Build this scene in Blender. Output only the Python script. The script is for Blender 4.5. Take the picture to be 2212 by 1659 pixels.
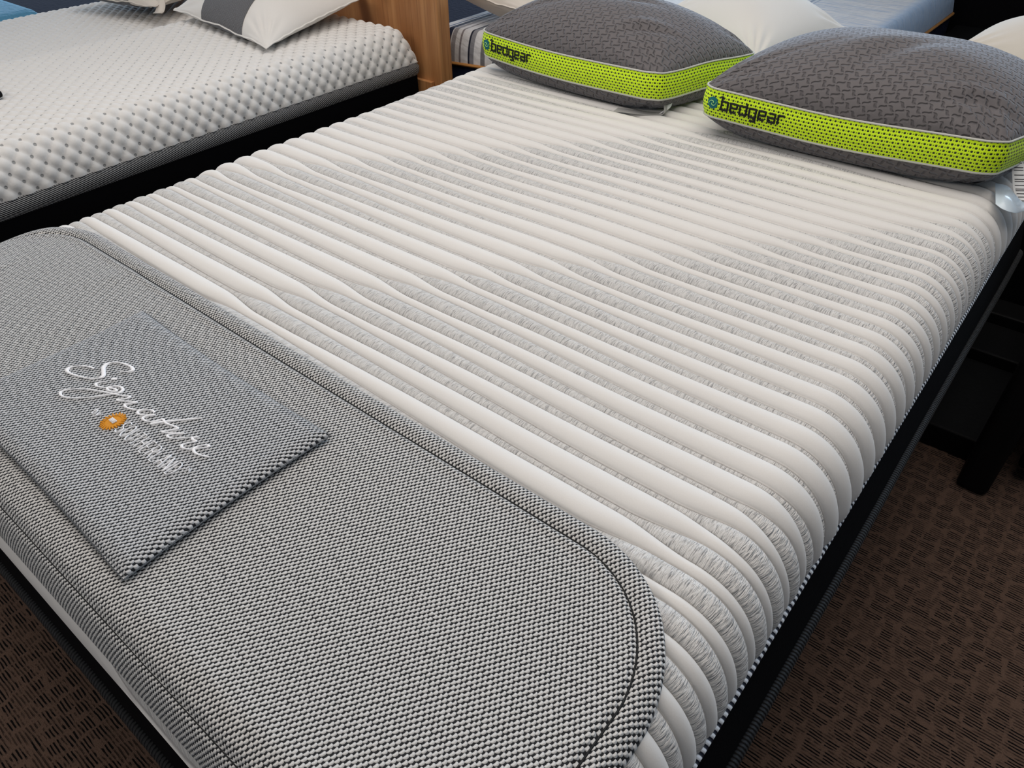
import bpy, math, random
import numpy as np
from mathutils import Matrix, Vector

for o in list(bpy.data.objects): bpy.data.objects.remove(o)
scene = bpy.context.scene
COL = scene.collection
random.seed(3)
H = 0.66                       # height of the mattress tops above the carpet

# ------------------------------------------------------------------ camera
R = np.array([[0.77527458, 0.63152839, -0.01100969],
              [-0.39583518, 0.49936928, 0.77067816],
              [0.49220304, -0.59312917, 0.63712947]])     # camera-from-world
cd = bpy.data.cameras.new('camera'); cam = bpy.data.objects.new('camera', cd); COL.objects.link(cam)
cd.sensor_width = 36.0; cd.lens = 1591.0 / 2212.0 * 36.0; cd.clip_start = 0.02; cd.clip_end = 60
M4 = Matrix([list(R.T[i]) + [0] for i in range(3)] + [[0, 0, 0, 1]])
cam.matrix_world = Matrix.Translation((0, 0, H + 0.715)) @ M4
scene.camera = cam

# ------------------------------------------------------------------ light
scene.view_settings.view_transform = 'Standard'
scene.view_settings.look = 'None'
scene.view_settings.exposure = 0.0
scene.view_settings.gamma = 1.0
scene.view_settings.use_curve_mapping = False
w = bpy.data.worlds.new('world'); scene.world = w; w.use_nodes = True
w.node_tree.nodes['Background'].inputs[0].default_value = (0.55, 0.72, 1.0, 1)
w.node_tree.nodes['Background'].inputs[1].default_value = 0.5

def area(name, loc, target, sx, sy, power, color):
    l = bpy.data.lights.new(name, 'AREA'); l.shape = 'RECTANGLE'; l.size = sx; l.size_y = sy
    l.energy = power; l.color = color
    o = bpy.data.objects.new(name, l); COL.objects.link(o)
    o.location = loc
    d = Vector(target) - Vector(loc)
    o.rotation_euler = d.to_track_quat('-Z', 'Y').to_euler()
    return o
area('window_daylight_back', (-1.0, 7.7, 1.75), (-1.0, 0, 0.9), 8.0, 1.9, 410, (0.62, 0.80, 1.0))
area('window_daylight_left', (-6.7, 3.0, 1.75), (0, 1.5, 0.6), 5.0, 1.9, 85, (0.66, 0.82, 1.0))
area('ceiling_light_front', (-0.9, 1.2, 2.9), (-0.9, 1.2, 0), 3.4, 2.2, 57, (1.0, 0.92, 0.85))
area('added_fill_aisle', (-2.2, -2.0, 2.9), (-1.6, -.3, 0), 2.4, 1.2, 40, (1.0, 0.92, 0.84))  # unseen fill lamp added to lift the dark carpet at the foot

# ------------------------------------------------------------------ helpers
def tag(o, label=None, cat=None, group=None, kind=None):
    if label: o['label'] = label
    if cat: o['category'] = cat
    if group: o['group'] = group
    if kind: o['kind'] = kind
    return o

def empty(name, loc, label, cat, group=None):
    o = bpy.data.objects.new(name, None); COL.objects.link(o); o.location = loc
    o.empty_display_size = 0.05
    return tag(o, label, cat, group)

def link(name, me, mat, parent=None, smooth=True):
    o = bpy.data.objects.new(name, me); COL.objects.link(o)
    if mat: me.materials.append(mat)
    if smooth: me.polygons.foreach_set('use_smooth', [True] * len(me.polygons))
    if parent is not None:
        o.parent = parent
        o.matrix_parent_inverse = Matrix.Translation(-Vector(parent.location))
    me.update()
    return o

def quads_mesh(name, V, F, uv=None, attrs=None):
    me = bpy.data.meshes.new(name)
    V = np.asarray(V, dtype=np.float32).reshape(-1, 3); F = np.asarray(F, dtype=np.int32).reshape(-1, 4)
    me.vertices.add(len(V)); me.vertices.foreach_set('co', V.ravel())
    me.loops.add(F.size); me.loops.foreach_set('vertex_index', F.ravel())
    me.polygons.add(len(F)); me.polygons.foreach_set('loop_start', np.arange(0, F.size, 4, dtype=np.int32))
    me.polygons.foreach_set('loop_total', np.full(len(F), 4, dtype=np.int32))
    me.update(calc_edges=True); me.validate()
    if uv is not None:
        uv = np.asarray(uv, dtype=np.float32).reshape(-1, 2)
        l = me.uv_layers.new(name='UVMap'); l.data.foreach_set('uv', uv[F.ravel()].ravel())
    for k, a in (attrs or {}).items():
        at = me.attributes.new(k, 'FLOAT', 'POINT'); at.data.foreach_set('value', np.asarray(a, dtype=np.float32).ravel())
    return me

def grid_faces(n, m, wrap_n=False, flip=False, base=0):
    i = np.arange(n if wrap_n else n - 1); j = np.arange(m - 1)
    I, J = np.meshgrid(i, j, indexing='ij'); I2 = (I + 1) % n
    q = [I * m + J, I2 * m + J, I2 * m + J + 1, I * m + J + 1]
    if flip: q = q[::-1]
    return np.stack(q, -1).reshape(-1, 4) + base

def normals(P):
    du = np.gradient(P, axis=0); dv = np.gradient(P, axis=1)
    n = np.cross(du, dv); n /= np.linalg.norm(n, axis=-1, keepdims=True) + 1e-12
    return n

def box_mesh(name, lo, hi, bevel=0.0):
    import bmesh
    bm = bmesh.new(); bmesh.ops.create_cube(bm, size=1.0)
    for v in bm.verts:
        v.co = Vector([(lo[k] + hi[k]) / 2 + v.co[k] * (hi[k] - lo[k]) for k in range(3)])
    if bevel > 0:
        bmesh.ops.bevel(bm, geom=bm.edges[:], offset=bevel, segments=3, affect='EDGES', profile=0.5)
    me = bpy.data.meshes.new(name); bm.to_mesh(me); bm.free(); return me

def box(name, lo, hi, mat, parent=None, bevel=0.0):
    o = link(name, box_mesh(name, lo, hi, bevel), mat, parent, smooth=False)
    return o

def catmull(P, n=6, closed=False):
    P = np.asarray(P, float)
    if closed: Q = np.vstack([P[-1:], P, P[:2]])
    else: Q = np.vstack([2 * P[0] - P[1], P, 2 * P[-1] - P[-2]])
    out = []
    for i in range(1, len(Q) - 2):
        p0, p1, p2, p3 = Q[i - 1:i + 3]
        for t in np.arange(n) / n:
            out.append(0.5 * ((2 * p1) + (-p0 + p2) * t + (2 * p0 - 5 * p1 + 4 * p2 - p3) * t * t + (-p0 + 3 * p1 - 3 * p2 + p3) * t ** 3))
    if not closed: out.append(Q[-2])
    return np.array(out)

def tube_mesh(name, path, r, k=8, closed=False, flat=1.0):
    path = np.asarray(path, float); n = len(path)
    if closed: T = np.roll(path, -1, 0) - np.roll(path, 1, 0)
    else: T = np.gradient(path, axis=0)
    T /= np.linalg.norm(T, axis=1, keepdims=True) + 1e-12
    up = np.array([0, 0, 1.0]); B = np.cross(T, up)
    bad = np.linalg.norm(B, axis=1) < 1e-3; B[bad] = [1, 0, 0]
    B /= np.linalg.norm(B, axis=1, keepdims=True); N = np.cross(B, T)
    a = np.linspace(0, 2 * np.pi, k + 1)
    V = path[:, None] + r * (np.cos(a)[None, :, None] * B[:, None] * flat + np.sin(a)[None, :, None] * N[:, None])
    s = np.concatenate([[0], np.cumsum(np.linalg.norm(np.diff(path, axis=0), axis=1))])
    if closed:
        V = np.concatenate([V, V[:1]]); s = np.append(s, s[-1] + np.linalg.norm(path[0] - path[-1]))
    uv = np.stack([np.repeat(s[:, None], k + 1, 1), np.repeat((a / (2 * np.pi))[None], len(s), 0)], -1)
    return quads_mesh(name, V, grid_faces(V.shape[0], k + 1), uv)

def join_meshes(name, parts):
    V = []; F = []; b = 0
    for v, f in parts:
        v = np.asarray(v, float).reshape(-1, 3); V.append(v); F.append(np.asarray(f).reshape(-1, 4) + b); b += len(v)
    return quads_mesh(name, np.vstack(V), np.vstack(F))

def ribbon(path3, nrm, width):
    """solid raised thread: centre line, surface normals, widths -> low 4-row ribbon"""
    path3 = np.asarray(path3, float); T = np.gradient(path3, axis=0); T /= np.linalg.norm(T, axis=1, keepdims=True) + 1e-12
    nrm = np.broadcast_to(nrm, path3.shape)
    B = np.cross(T, nrm); B /= np.linalg.norm(B, axis=1, keepdims=True) + 1e-12
    wd = np.broadcast_to(width, (len(path3),))[:, None]
    h = 0.0009
    rows = [path3 - B * wd / 2 - nrm * h, path3 - B * wd / 2 * .8 + nrm * h * .6, path3 + nrm * h, path3 + B * wd / 2 * .8 + nrm * h * .6, path3 + B * wd / 2 - nrm * h]
    V = np.stack(rows, 1)
    return V.reshape(-1, 3), grid_faces(len(path3), 5)

def fnoise(x, y, seed, scale, octs=5):
    rg = np.random.RandomState(seed); s = np.zeros_like(np.asarray(x, float) + np.asarray(y, float))
    for k in range(octs * 3):
        a = rg.rand() * 2 * np.pi; f = scale * (0.6 + 1.3 * rg.rand()); ph = rg.rand() * 6.28
        s = s + np.sin((np.cos(a) * x + np.sin(a) * y) * f + ph)
    return s / (octs * 1.7)

# ------------------------------------------------------------------ node helper
class NT:
    def __init__(s, name):
        s.m = bpy.data.materials.new(name); s.m.use_nodes = True; s.t = s.m.node_tree
        s.b = s.t.nodes['Principled BSDF']
    def n(s, typ, **kw):
        nd = s.t.nodes.new(typ)
        for k, v in kw.items(): setattr(nd, k, v)
        return nd
    def put(s, sock, v):
        if isinstance(v, bpy.types.NodeSocket): s.t.links.new(v, sock)
        elif v is not None: sock.default_value = v
    def op(s, o, a, b=None, c=None, clamp=False):
        nd = s.n('ShaderNodeMath', operation=o); nd.use_clamp = clamp
        for i, v in enumerate((a, b, c)):
            if v is not None: s.put(nd.inputs[i], v)
        return nd.outputs[0]
    def add(s, a, b): return s.op('ADD', a, b)
    def sub(s, a, b): return s.op('SUBTRACT', a, b)
    def mul(s, a, b): return s.op('MULTIPLY', a, b)
    def ss(s, x, a, b):
        nd = s.n('ShaderNodeMapRange', interpolation_type='SMOOTHSTEP'); s.put(nd.inputs[0], x); s.put(nd.inputs[1], a); s.put(nd.inputs[2], b)
        return nd.outputs[0]
    def mix(s, f, a, b):
        nd = s.n('ShaderNodeMix', data_type='RGBA'); s.put(nd.inputs[0], f)
        s.put(nd.inputs[6], a if isinstance(a, bpy.types.NodeSocket) else (*a, 1)); s.put(nd.inputs[7], b if isinstance(b, bpy.types.NodeSocket) else (*b, 1))
        return nd.outputs[2]
    def obj(s):
        sep = s.n('ShaderNodeSeparateXYZ'); s.t.links.new(s.n('ShaderNodeTexCoord').outputs['Object'], sep.inputs[0]); return sep.outputs
    def uv(s):
        sep = s.n('ShaderNodeSeparateXYZ'); s.t.links.new(s.n('ShaderNodeTexCoord').outputs['UV'], sep.inputs[0]); return sep.outputs
    def vec(s, x, y, z=0.0):
        c = s.n('ShaderNodeCombineXYZ'); s.put(c.inputs[0], x); s.put(c.inputs[1], y); s.put(c.inputs[2], z); return c.outputs[0]
    def noise(s, v, scale, detail=2.0, rough=.5):
        nd = s.n('ShaderNodeTexNoise'); s.put(nd.inputs['Vector'], v); nd.inputs['Scale'].default_value = scale
        nd.inputs['Detail'].default_value = detail; nd.inputs['Roughness'].default_value = rough; return nd.outputs[0]
    def wnoise(s, v):
        nd = s.n('ShaderNodeTexWhiteNoise'); s.put(nd.inputs['Vector'], v); return nd.outputs[0]
    def bump(s, h, dist, strength=1.0, prev=None):
        nd = s.n('ShaderNodeBump'); s.put(nd.inputs['Height'], h); nd.inputs['Distance'].default_value = dist
        nd.inputs['Strength'].default_value = strength
        if prev is not None: s.t.links.new(prev, nd.inputs['Normal'])
        return nd.outputs[0]
    def fin(s, color, rough=.8, normal=None, sheen=0.0, spec=.3, sheen_rough=.4, sheen_tint=(1, 1, 1, 1), metallic=0.0):
        s.put(s.b.inputs['Base Color'], color if isinstance(color, bpy.types.NodeSocket) else (*color, 1))
        s.put(s.b.inputs['Roughness'], rough)
        s.b.inputs['Specular IOR Level'].default_value = spec
        s.b.inputs['Sheen Weight'].default_value = sheen; s.b.inputs['Sheen Roughness'].default_value = sheen_rough
        s.b.inputs['Sheen Tint'].default_value = sheen_tint; s.b.inputs['Metallic'].default_value = metallic
        if normal is not None: s.t.links.new(normal, s.b.inputs['Normal'])
        return s.m

def mat_plain(name, col, rough=.8, sheen=0., spec=.3, ns=0, nd=0.0005, metallic=0.0):
    t = NT(name); nm = None
    if ns: nm = t.bump(t.noise(t.n('ShaderNodeTexCoord').outputs['Object'], ns, 3), nd)
    return t.fin(col, rough, nm, sheen, spec, metallic=metallic)

# ribbed mattress fabric : smooth white ribs and grey heather ribs
def mat_ribs():
    t = NT('ribbed_knit'); a = t.n('ShaderNodeAttribute', attribute_name='heather').outputs['Fac']
    X, Y, Z = t.obj()
    mask = t.ss(a, -.10, .10)
    arc = t.n('ShaderNodeAttribute', attribute_name='arc').outputs['Fac']
    st = t.noise(t.vec(t.mul(arc, 420.), t.mul(Y, 62.)), 1.0, 2.5, .6)
    st2 = t.noise(t.vec(t.mul(arc, 160.), t.mul(Y, 40.)), 1.0, 2.0)
    dark = t.ss(st, .54, .68)
    g = t.mix(t.mul(dark, .85), (.66, .65, .635), (.33, .33, .335))
    g = t.mix(t.mul(t.ss(st2, .42, .72), .30), g, (.48, .48, .48))
    fine = t.noise(t.vec(t.mul(arc, 500.), t.mul(Y, 500.)), 1.0, 2)
    wcol = t.mix(fine, (.675, .66, .635), (.72, .70, .68))
    col = t.mix(mask, wcol, g)
    hb = t.mul(t.add(t.mul(st, 1.0), t.mul(st2, 1.2)), mask)
    nm = t.bump(hb, .0052, .95)
    nm = t.bump(fine, .0004, .35, nm)
    return t.fin(col, .85, nm, .12, .2)

def mat_weave(name='slub_weave', light=(.61, .60, .585), dark=(.009, .009, .010)):
    """staggered pale tufts on a dark ground"""
    t = NT(name); X, Y, Z = t.uv()
    wob = t.noise(t.vec(X, Y), 90., 1)
    px, py = .0062, .0094
    a0 = t.add(t.op('DIVIDE', X, px), t.mul(t.sub(wob, .5), .35)); b0 = t.add(t.op('DIVIDE', Y, py), t.mul(t.sub(wob, .5), .25))
    fields = []
    for off in (0., .5):
        a = t.add(a0, off); b = t.add(b0, off)
        ia = t.op('FLOOR', a); ib = t.op('FLOOR', b)
        rn = t.wnoise(t.vec(ia, ib, off))
        fa = t.sub(t.sub(a, ia), .5); fb = t.sub(t.sub(b, ib), .5)
        fb = t.add(fb, t.mul(t.sub(rn, .5), .10))
        # curved grain : shear + bend
        fa = t.add(fa, t.sub(t.mul(t.mul(fb, fb), 1.6), .06)); fa = t.sub(fa, t.mul(fb, .22))
        u = t.op('DIVIDE', fa, .33); v = t.op('DIVIDE', fb, .315)
        d = t.op('SQRT', t.add(t.mul(u, u), t.mul(t.mul(v, v), t.mul(v, v))))
        fields.append(t.sub(1.0, d))
    h = t.op('MAXIMUM', fields[0], fields[1])
    hh = t.op('MAXIMUM', h, 0.0)
    m = t.ss(h, -.04, .16)
    f2 = t.noise(t.vec(X, Y), 900., 2)
    big = t.noise(t.vec(X, Y), 9., 2)
    lightc = t.mix(f2, tuple(c * .82 for c in light), tuple(min(1, c * 1.15) for c in light))
    darkc = t.mix(t.ss(f2, .45, .8), dark, tuple(c * 5 for c in dark))  # dark ground, deepened in colour for the shade between tufts
    col = t.mix(m, darkc, lightc)
    nm = t.bump(t.op('POWER', hh, .5), .0019, 1.0)
    return t.fin(col, .8, nm, .16, .2, .3, (.62, .80, 1, 1))  # blue sheen tint puts the window reflection into the material

def mat_basket(name, c1, c2, size=.0175, depth=.0034):
    """interlocking short grooves in two directions"""
    t = NT(name); U, V, _ = t.uv()
    wob = t.noise(t.vec(U, V), 38., 1)
    u = t.add(t.op('DIVIDE', U, size), t.mul(t.sub(wob, .5), .5)); v = t.add(t.op('DIVIDE', V, size * .8), t.mul(t.sub(wob, .5), .5))
    iu = t.op('FLOOR', u); iv = t.op('FLOOR', v)
    fu = t.sub(t.sub(u, iu), .5); fv = t.sub(t.sub(v, iv), .5)
    par = t.op('ABSOLUTE', t.op('MODULO', t.add(t.add(iu, iv), 4000.), 2.0))
    par = t.op('GREATER_THAN', par, .5)
    ang = .55
    # groove runs along rotated axis
    def gro(x, y):
        s = t.add(t.mul(x, math.cos(ang)), t.mul(y, math.sin(ang)))
        c = t.sub(t.mul(y, math.cos(ang)), t.mul(x, math.sin(ang)))
        c = t.add(c, t.mul(t.op('SINE', t.mul(s, 6.0)), .07))
        d = t.op('ABSOLUTE', c)
        e = t.ss(t.op('ABSOLUTE', s), .62, .40)
        return t.mul(t.ss(d, .24, .0), e)
    g1 = gro(fu, fv); g2 = gro(fv, t.mul(fu, -1.0))
    g = t.add(t.mul(g1, t.sub(1.0, par)), t.mul(g2, par))
    n2 = t.noise(t.vec(U, V), 700., 2)
    col = t.mix(t.mul(g, .42), c1, c2)  # groove shading is painted in as a darker tone
    col = t.mix(t.mul(n2, .25), col, c2)
    nm = t.bump(t.sub(1.0, g), depth, .9)
    nm = t.bump(n2, .0003, .5, nm)
    return t.fin(col, .75, nm, .30, .25, .35, (.8, .88, 1, 1))

def mat_mesh_lime():
    t = NT('lime_spacer_mesh'); U, V, _ = t.uv()
    px, py = .0112, .0152
    res = None
    def dots(off, rx, ry, sx, sy):
        a = t.add(t.op('DIVIDE', U, sx), off[0]); b = t.add(t.op('DIVIDE', V, sy), off[1])
        fa = t.sub(t.op('FRACT', a), .5); fb = t.sub(t.op('FRACT', b), .5)
        x = t.op('DIVIDE', t.mul(fa, sx), rx); y = t.op('DIVIDE', t.mul(fb, sy), ry)
        return t.op('SQRT', t.add(t.mul(x, x), t.mul(y, y)))
    d = t.op('MINIMUM', dots((0, 0), .0024, .0022, px, py), dots((.5, .5), .0024, .0022, px, py))
    d2 = t.op('MINIMUM', dots((.5, 0), .0007, .0014, px, py), dots((0, .5), .0007, .0014, px, py))
    dd = t.op('MINIMUM', d, d2)
    hole = t.ss(dd, 1.1, .85)
    ring = t.ss(dd, 1.9, 1.1)
    col = t.mix(t.mul(ring, .35), (.68, .97, .004), (.78, .98, .10))
    col = t.mix(hole, col, (.010, .020, .004))
    nm = t.bump(t.sub(1.0, t.ss(dd, 1.5, .9)), .0015, .8)
    return t.fin(col, .55, nm, .1, .35)

def mat_cord(name, c1, c2, period, slope, thr=0.0):
    t = NT(name); U, V, _ = t.uv()
    w_ = t.op('SINE', t.add(t.mul(U, 2 * math.pi / period), t.mul(V, slope * 2 * math.pi)))
    m = t.ss(w_, thr - .35, thr + .35)
    nm = t.bump(w_, .0015, .8)
    return t.fin(t.mix(m, c1, c2), .6, nm, 0.05, .3)

def mat_band():
    t = NT('striped_ribbon'); U, V, _ = t.uv()
    w_ = t.op('SINE', t.add(t.mul(U, 2 * math.pi / .0066), t.mul(V, 2 * math.pi / .0078)))
    m = t.ss(w_, .15, .60)
    edge = t.ss(V, .0014, .0008)
    m = t.mul(m, t.sub(1.0, edge))
    nm = t.bump(w_, .0006, .7)
    return t.fin(t.mix(m, (.010, .010, .012), (.40, .40, .40)), .6, nm, .05, .3)

def mat_quilt():
    t = NT('diamond_quilt_knit'); U, V, _ = t.uv()
    def dist(ou, ov):
        fa = t.sub(t.op('FRACT', t.add(U, ou)), .5); fb = t.sub(t.op('FRACT', t.add(V, ov)), .5)
        return t.op('SQRT', t.add(t.mul(fa, fa), t.mul(fb, fb)))
    d = t.op('MINIMUM', dist(.5, .5), dist(0., 0.))
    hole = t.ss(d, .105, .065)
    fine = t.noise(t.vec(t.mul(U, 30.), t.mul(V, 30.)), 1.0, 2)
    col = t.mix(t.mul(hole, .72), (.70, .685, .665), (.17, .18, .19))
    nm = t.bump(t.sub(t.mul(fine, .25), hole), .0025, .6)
    return t.fin(col, .8, nm, .15, .25)

def mat_carpet():
    t = NT('brown_loop_carpet'); X, Y, Z = t.obj()
    d1 = t.noise(t.vec(X, Y), 38., 1); d2 = t.noise(t.vec(t.add(X, 7.3), Y), 38., 1)
    Xd = t.add(X, t.mul(t.sub(d1, .5), .026)); Yd = t.add(Y, t.mul(t.sub(d2, .5), .020))
    wob = t.noise(t.vec(t.mul(X, 30.), t.mul(Y, 60.)), 1.0, 2)
    ln = t.op('SINE', t.add(t.mul(Y, 2 * math.pi / .0064), t.mul(wob, 5.0)))
    line = t.ss(ln, -.05, .55)
    cx_ = t.op('DIVIDE', Xd, .037); ic = t.op('FLOOR', cx_)
    cy_ = t.add(t.op('DIVIDE', Yd, .029), t.wnoise(t.vec(ic, 0.))); iy = t.op('FLOOR', cy_)
    rn = t.wnoise(t.vec(ic, iy)); rn2 = t.wnoise(t.vec(iy, ic, 3.))
    fx = t.op('ABSOLUTE', t.sub(t.sub(cx_, ic), t.add(.38, t.mul(rn, .24)))); fy = t.op('ABSOLUTE', t.sub(t.sub(cy_, iy), .5))
    wx = t.add(.22, t.mul(rn2, .16))
    cl = t.mul(t.ss(fx, t.add(wx, .08), wx), t.ss(fy, .42, .30))
    cl = t.mul(cl, t.add(.55, t.mul(t.ss(rn2, .08, .25), .45)))
    nz = t.noise(t.vec(t.mul(X, 60.), t.mul(Y, 40.)), 1.0, 2)
    amt = t.op('MAXIMUM', cl, t.mul(t.ss(nz, .42, .60), .72))
    speck = t.noise(t.vec(X, Y), 420., 2)
    base = t.mix(speck, (.078, .046, .033), (.155, .100, .075))
    col = t.mix(t.mul(line, amt), base, (.004, .003, .003))
    h = t.add(t.mul(t.sub(1.0, t.mul(line, amt)), 1.0), t.mul(speck, .6))
    nm = t.bump(h, .003, .8)
    return t.fin(col, .95, nm, .05, .1)

def mat_wood(name, c1, c2, c3):
    t = NT(name); X, Y, Z = t.obj()
    g = t.noise(t.vec(t.mul(X, 16.), t.mul(Y, 16.), t.mul(Z, 1.3)), 1.0, 4, .6)
    g2 = t.noise(t.vec(t.mul(X, 120.), t.mul(Y, 120.), t.mul(Z, 4.)), 1.0, 3)
    col = t.mix(t.ss(g, .35, .62), c1, c2); col = t.mix(t.mul(t.ss(g2, .5, .8), .5), col, c3)
    col = t.mix(t.ss(t.noise(t.vec(t.mul(X, 5.), t.mul(Y, 5.), t.mul(Z, 3.)), 1.0, 1), .62, .75), col, c3)
    nm = t.bump(g2, .0006, .4)
    return t.fin(col, .42, nm, 0, .4)

def mat_stripes():
    """ticking stripes running along the bed; x position decides the colour"""
    t = NT('striped_ticking'); X, Y, Z = t.obj()
    stripes = [(-2.203, .004, (.40, .44, .52)), (-2.175, .003, (.33, .37, .46)), (-2.140, .004, (.06, .09, .18)), (-2.117, .0105, (.008, .012, .035)),
               (-2.094, .009, (.24, .23, .24)), (-2.063, .004, (.20, .18, .19)), (-2.023, .0045, (.008, .010, .025)), (-2.011, .009, (.20, .20, .22)),
               (-1.963, .0095, (.15, .15, .16)), (-1.915, .006, (.02, .02, .04)), (-1.87, .009, (.18, .18, .2)), (-1.83, .008, (.012, .015, .04)),
               (-1.72, .006, (.2, .2, .24)), (-1.55, .010, (.18, .2, .24)), (-1.35, .006, (.30, .34, .42)), (-1.18, .006, (.16, .2, .28)), (-1.16, .004, (.3, .34, .42))]
    crumple = t.noise(t.vec(t.mul(X, 60.), t.mul(Y, 12.), t.mul(Z, 12.)), 1.0, 2)
    col = t.mix(crumple, (.50, .50, .52), (.66, .655, .66))
    for c, hw, cc in stripes:
        m = t.ss(t.op('ABSOLUTE', t.sub(X, c)), hw + .0015, hw - .0015)
        col = t.mix(m, col, cc)
    # dense blue slub weave towards the right-hand side
    far = t.ss(X, -1.5, -1.2)
    sl = t.noise(t.vec(t.mul(X, 6.), t.mul(Y, 90.), t.mul(Z, 30.)), 1.0, 3)
    col = t.mix(t.mul(far, t.ss(sl, .40, .72)), col, (.33, .40, .52))
    col = t.mix(t.mul(t.ss(X, -.86, -.80), .75), col, (.22, .34, .52))
    sl2 = t.noise(t.vec(t.mul(X, 20.), t.mul(Y, 50.), t.mul(Z, 14.)), 1.0, 3)
    nm = t.bump(t.add(sl, t.mul(sl2, .6)), .006, .8)
    return t.fin(col, .75, nm, .12, .3)

M_ribs = mat_ribs(); M_weave = mat_weave(); M_card = mat_weave('slub_weave_panel', (.54, .545, .555), (.008, .009, .011))
M_black = mat_plain('black_velour', (.0022, .0022, .003), .95, .0, .06, 300, .0006)
M_blackcord = mat_cord('black_knit_cord', (.002, .002, .003), (.007, .007, .008), .006, 1.0)
M_tape = mat_cord('twisted_black_white_cord', (.006, .008, .02), (.78, .82, .88), .0105, 1.0, -.1)
M_gray = mat_basket('grey_basket_knit', (.150, .138, .140), (.045, .041, .044))
M_lime = mat_mesh_lime()
M_pipe = mat_plain('pale_piping', (.50, .50, .46), .6, .1, .3)
M_ink = mat_plain('black_embroidery', (.004, .005, .006), .6, .05, .3)
M_teal = mat_plain('teal_embroidery', (.004, .14, .16), .6, .05, .3, 900, .0004)
M_limethread = mat_plain('lime_thread', (.40, .72, .25), .6, 0, .3)
M_white = mat_plain('white_cotton', (.70, .68, .65), .85, .12, .2, 500, .0003)
M_tan = mat_plain('cream_cotton', (.64, .59, .53), .85, .12, .2, 500, .0003)
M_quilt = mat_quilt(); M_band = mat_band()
M_tag = mat_plain('white_satin_tag', (.72, .73, .74), .45, .1, .4)
M_greytag = mat_plain('grey_satin_tag', (.10, .098, .10), .5, .1, .3)
M_lightlabel = mat_plain('light_grey_label', (.36, .355, .35), .5, .1, .3)
M_plastic = mat_plain('translucent_plastic_tag', (.62, .72, .80), .22, 0, .6)
M_thread = mat_plain('white_embroidery', (.86, .86, .88), .6, .1, .3, 1200, .0003)
M_orange = mat_plain('orange_embroidery', (.62, .25, .006), .6, .05, .3, 1400, .0004)
M_wood = mat_wood('varnished_wood', (.52, .255, .10), (.38, .165, .06), (.17, .065, .022))
M_navy = mat_plain('navy_upholstery', (.007, .009, .022), .9, .01, .08, 60, .004)
M_charcoal = mat_plain('charcoal_quilting', (.012, .013, .017), .85, .1, .2, 40, .006)
M_piping_orange = mat_plain('tan_piping', (.36, .16, .04), .6, .05, .3)
M_bluequilt = mat_plain('blue_fabric', (.09, .27, .42), .8, .1, .3, 55, .01)
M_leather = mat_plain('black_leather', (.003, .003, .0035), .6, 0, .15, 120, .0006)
M_greyband = mat_basket('grey_mesh_band', (.13, .125, .125), (.040, .038, .040), .006, .0010)
M_ticking = mat_stripes()
M_carpet = mat_carpet()
M_wall = mat_plain('wall_paint', (.42, .42, .42), .9, 0, .2, 40, .001)
M_ceil = mat_plain('ceiling_tile', (.6, .58, .55), .9, 0, .2, 30, .002)
M_frame = mat_plain('window_frame_paint', (.25, .25, .26), .5)

# ------------------------------------------------------------------ room
XL, XR, YF, YB, ZC = -7.0, 4.0, -3.0, 8.0, 3.1
def struct(o): o['kind'] = 'structure'; return o
struct(box('floor', (XL, YF, -.08), (XR, YB, 0), M_carpet))
struct(box('ceiling', (XL, YF, ZC), (XR, YB, ZC + .1), M_ceil))
struct(box('wall_right', (XR, YF, 0), (XR + .1, YB, ZC), M_wall))
struct(box('wall_front', (XL, YF - .1, 0), (XR, YF, ZC), M_wall))
def wall_window(nm, wn, axis, pos, a0, a1, w0, w1, z0, z1):
    """wall with a window opening, plus frame"""
    parts = [((a0, 0), (w0, ZC)), ((w1, 0), (a1, ZC)), ((w0, 0), (w1, z0)), ((w0, z1), (w1, ZC))]
    VF = []
    for (p0, q0), (p1, q1) in parts:
        if axis == 'y': lo, hi = (p0, pos, q0), (p1, pos + .1, q1)
        else: lo, hi = (pos - .1, p0, q0), (pos, p1, q1)
        c = [(lo[0] if i & 1 == 0 else hi[0], lo[1] if i & 2 == 0 else hi[1], lo[2] if i & 4 == 0 else hi[2]) for i in range(8)]
        VF.append((c, [[0, 2, 3, 1], [4, 5, 7, 6], [0, 1, 5, 4], [2, 6, 7, 3], [0, 4, 6, 2], [1, 3, 7, 5]]))
    struct(link(nm, join_meshes(nm, VF), M_wall, None, False))
    VF = []; n = 5
    bars = [((w0, z0), (w1, z0 + .06)), ((w0, z1 - .06), (w1, z1))] + [((w0 + (w1 - w0) * k / n - .03, z0), (w0 + (w1 - w0) * k / n + .03, z1)) for k in range(n + 1)]
    for (p0, q0), (p1, q1) in bars:
        if axis == 'y': lo, hi = (p0, pos + .02, q0), (p1, pos + .07, q1)
        else: lo, hi = (pos - .07, p0, q0), (pos - .02, p1, q1)
        c = [(lo[0] if i & 1 == 0 else hi[0], lo[1] if i & 2 == 0 else hi[1], lo[2] if i & 4 == 0 else hi[2]) for i in range(8)]
        VF.append((c, [[0, 2, 3, 1], [4, 5, 7, 6], [0, 1, 5, 4], [2, 6, 7, 3], [0, 4, 6, 2], [1, 3, 7, 5]]))
    struct(link(wn, join_meshes(wn, VF), M_frame, None, False))
wall_window('wall_back', 'window_1', 'y', YB, XL, XR, -5.2, 3.2, .75, 2.75)
wall_window('wall_left', 'window_2', 'x', XL, YF, YB, .4, 5.6, .75, 2.75)

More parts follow.
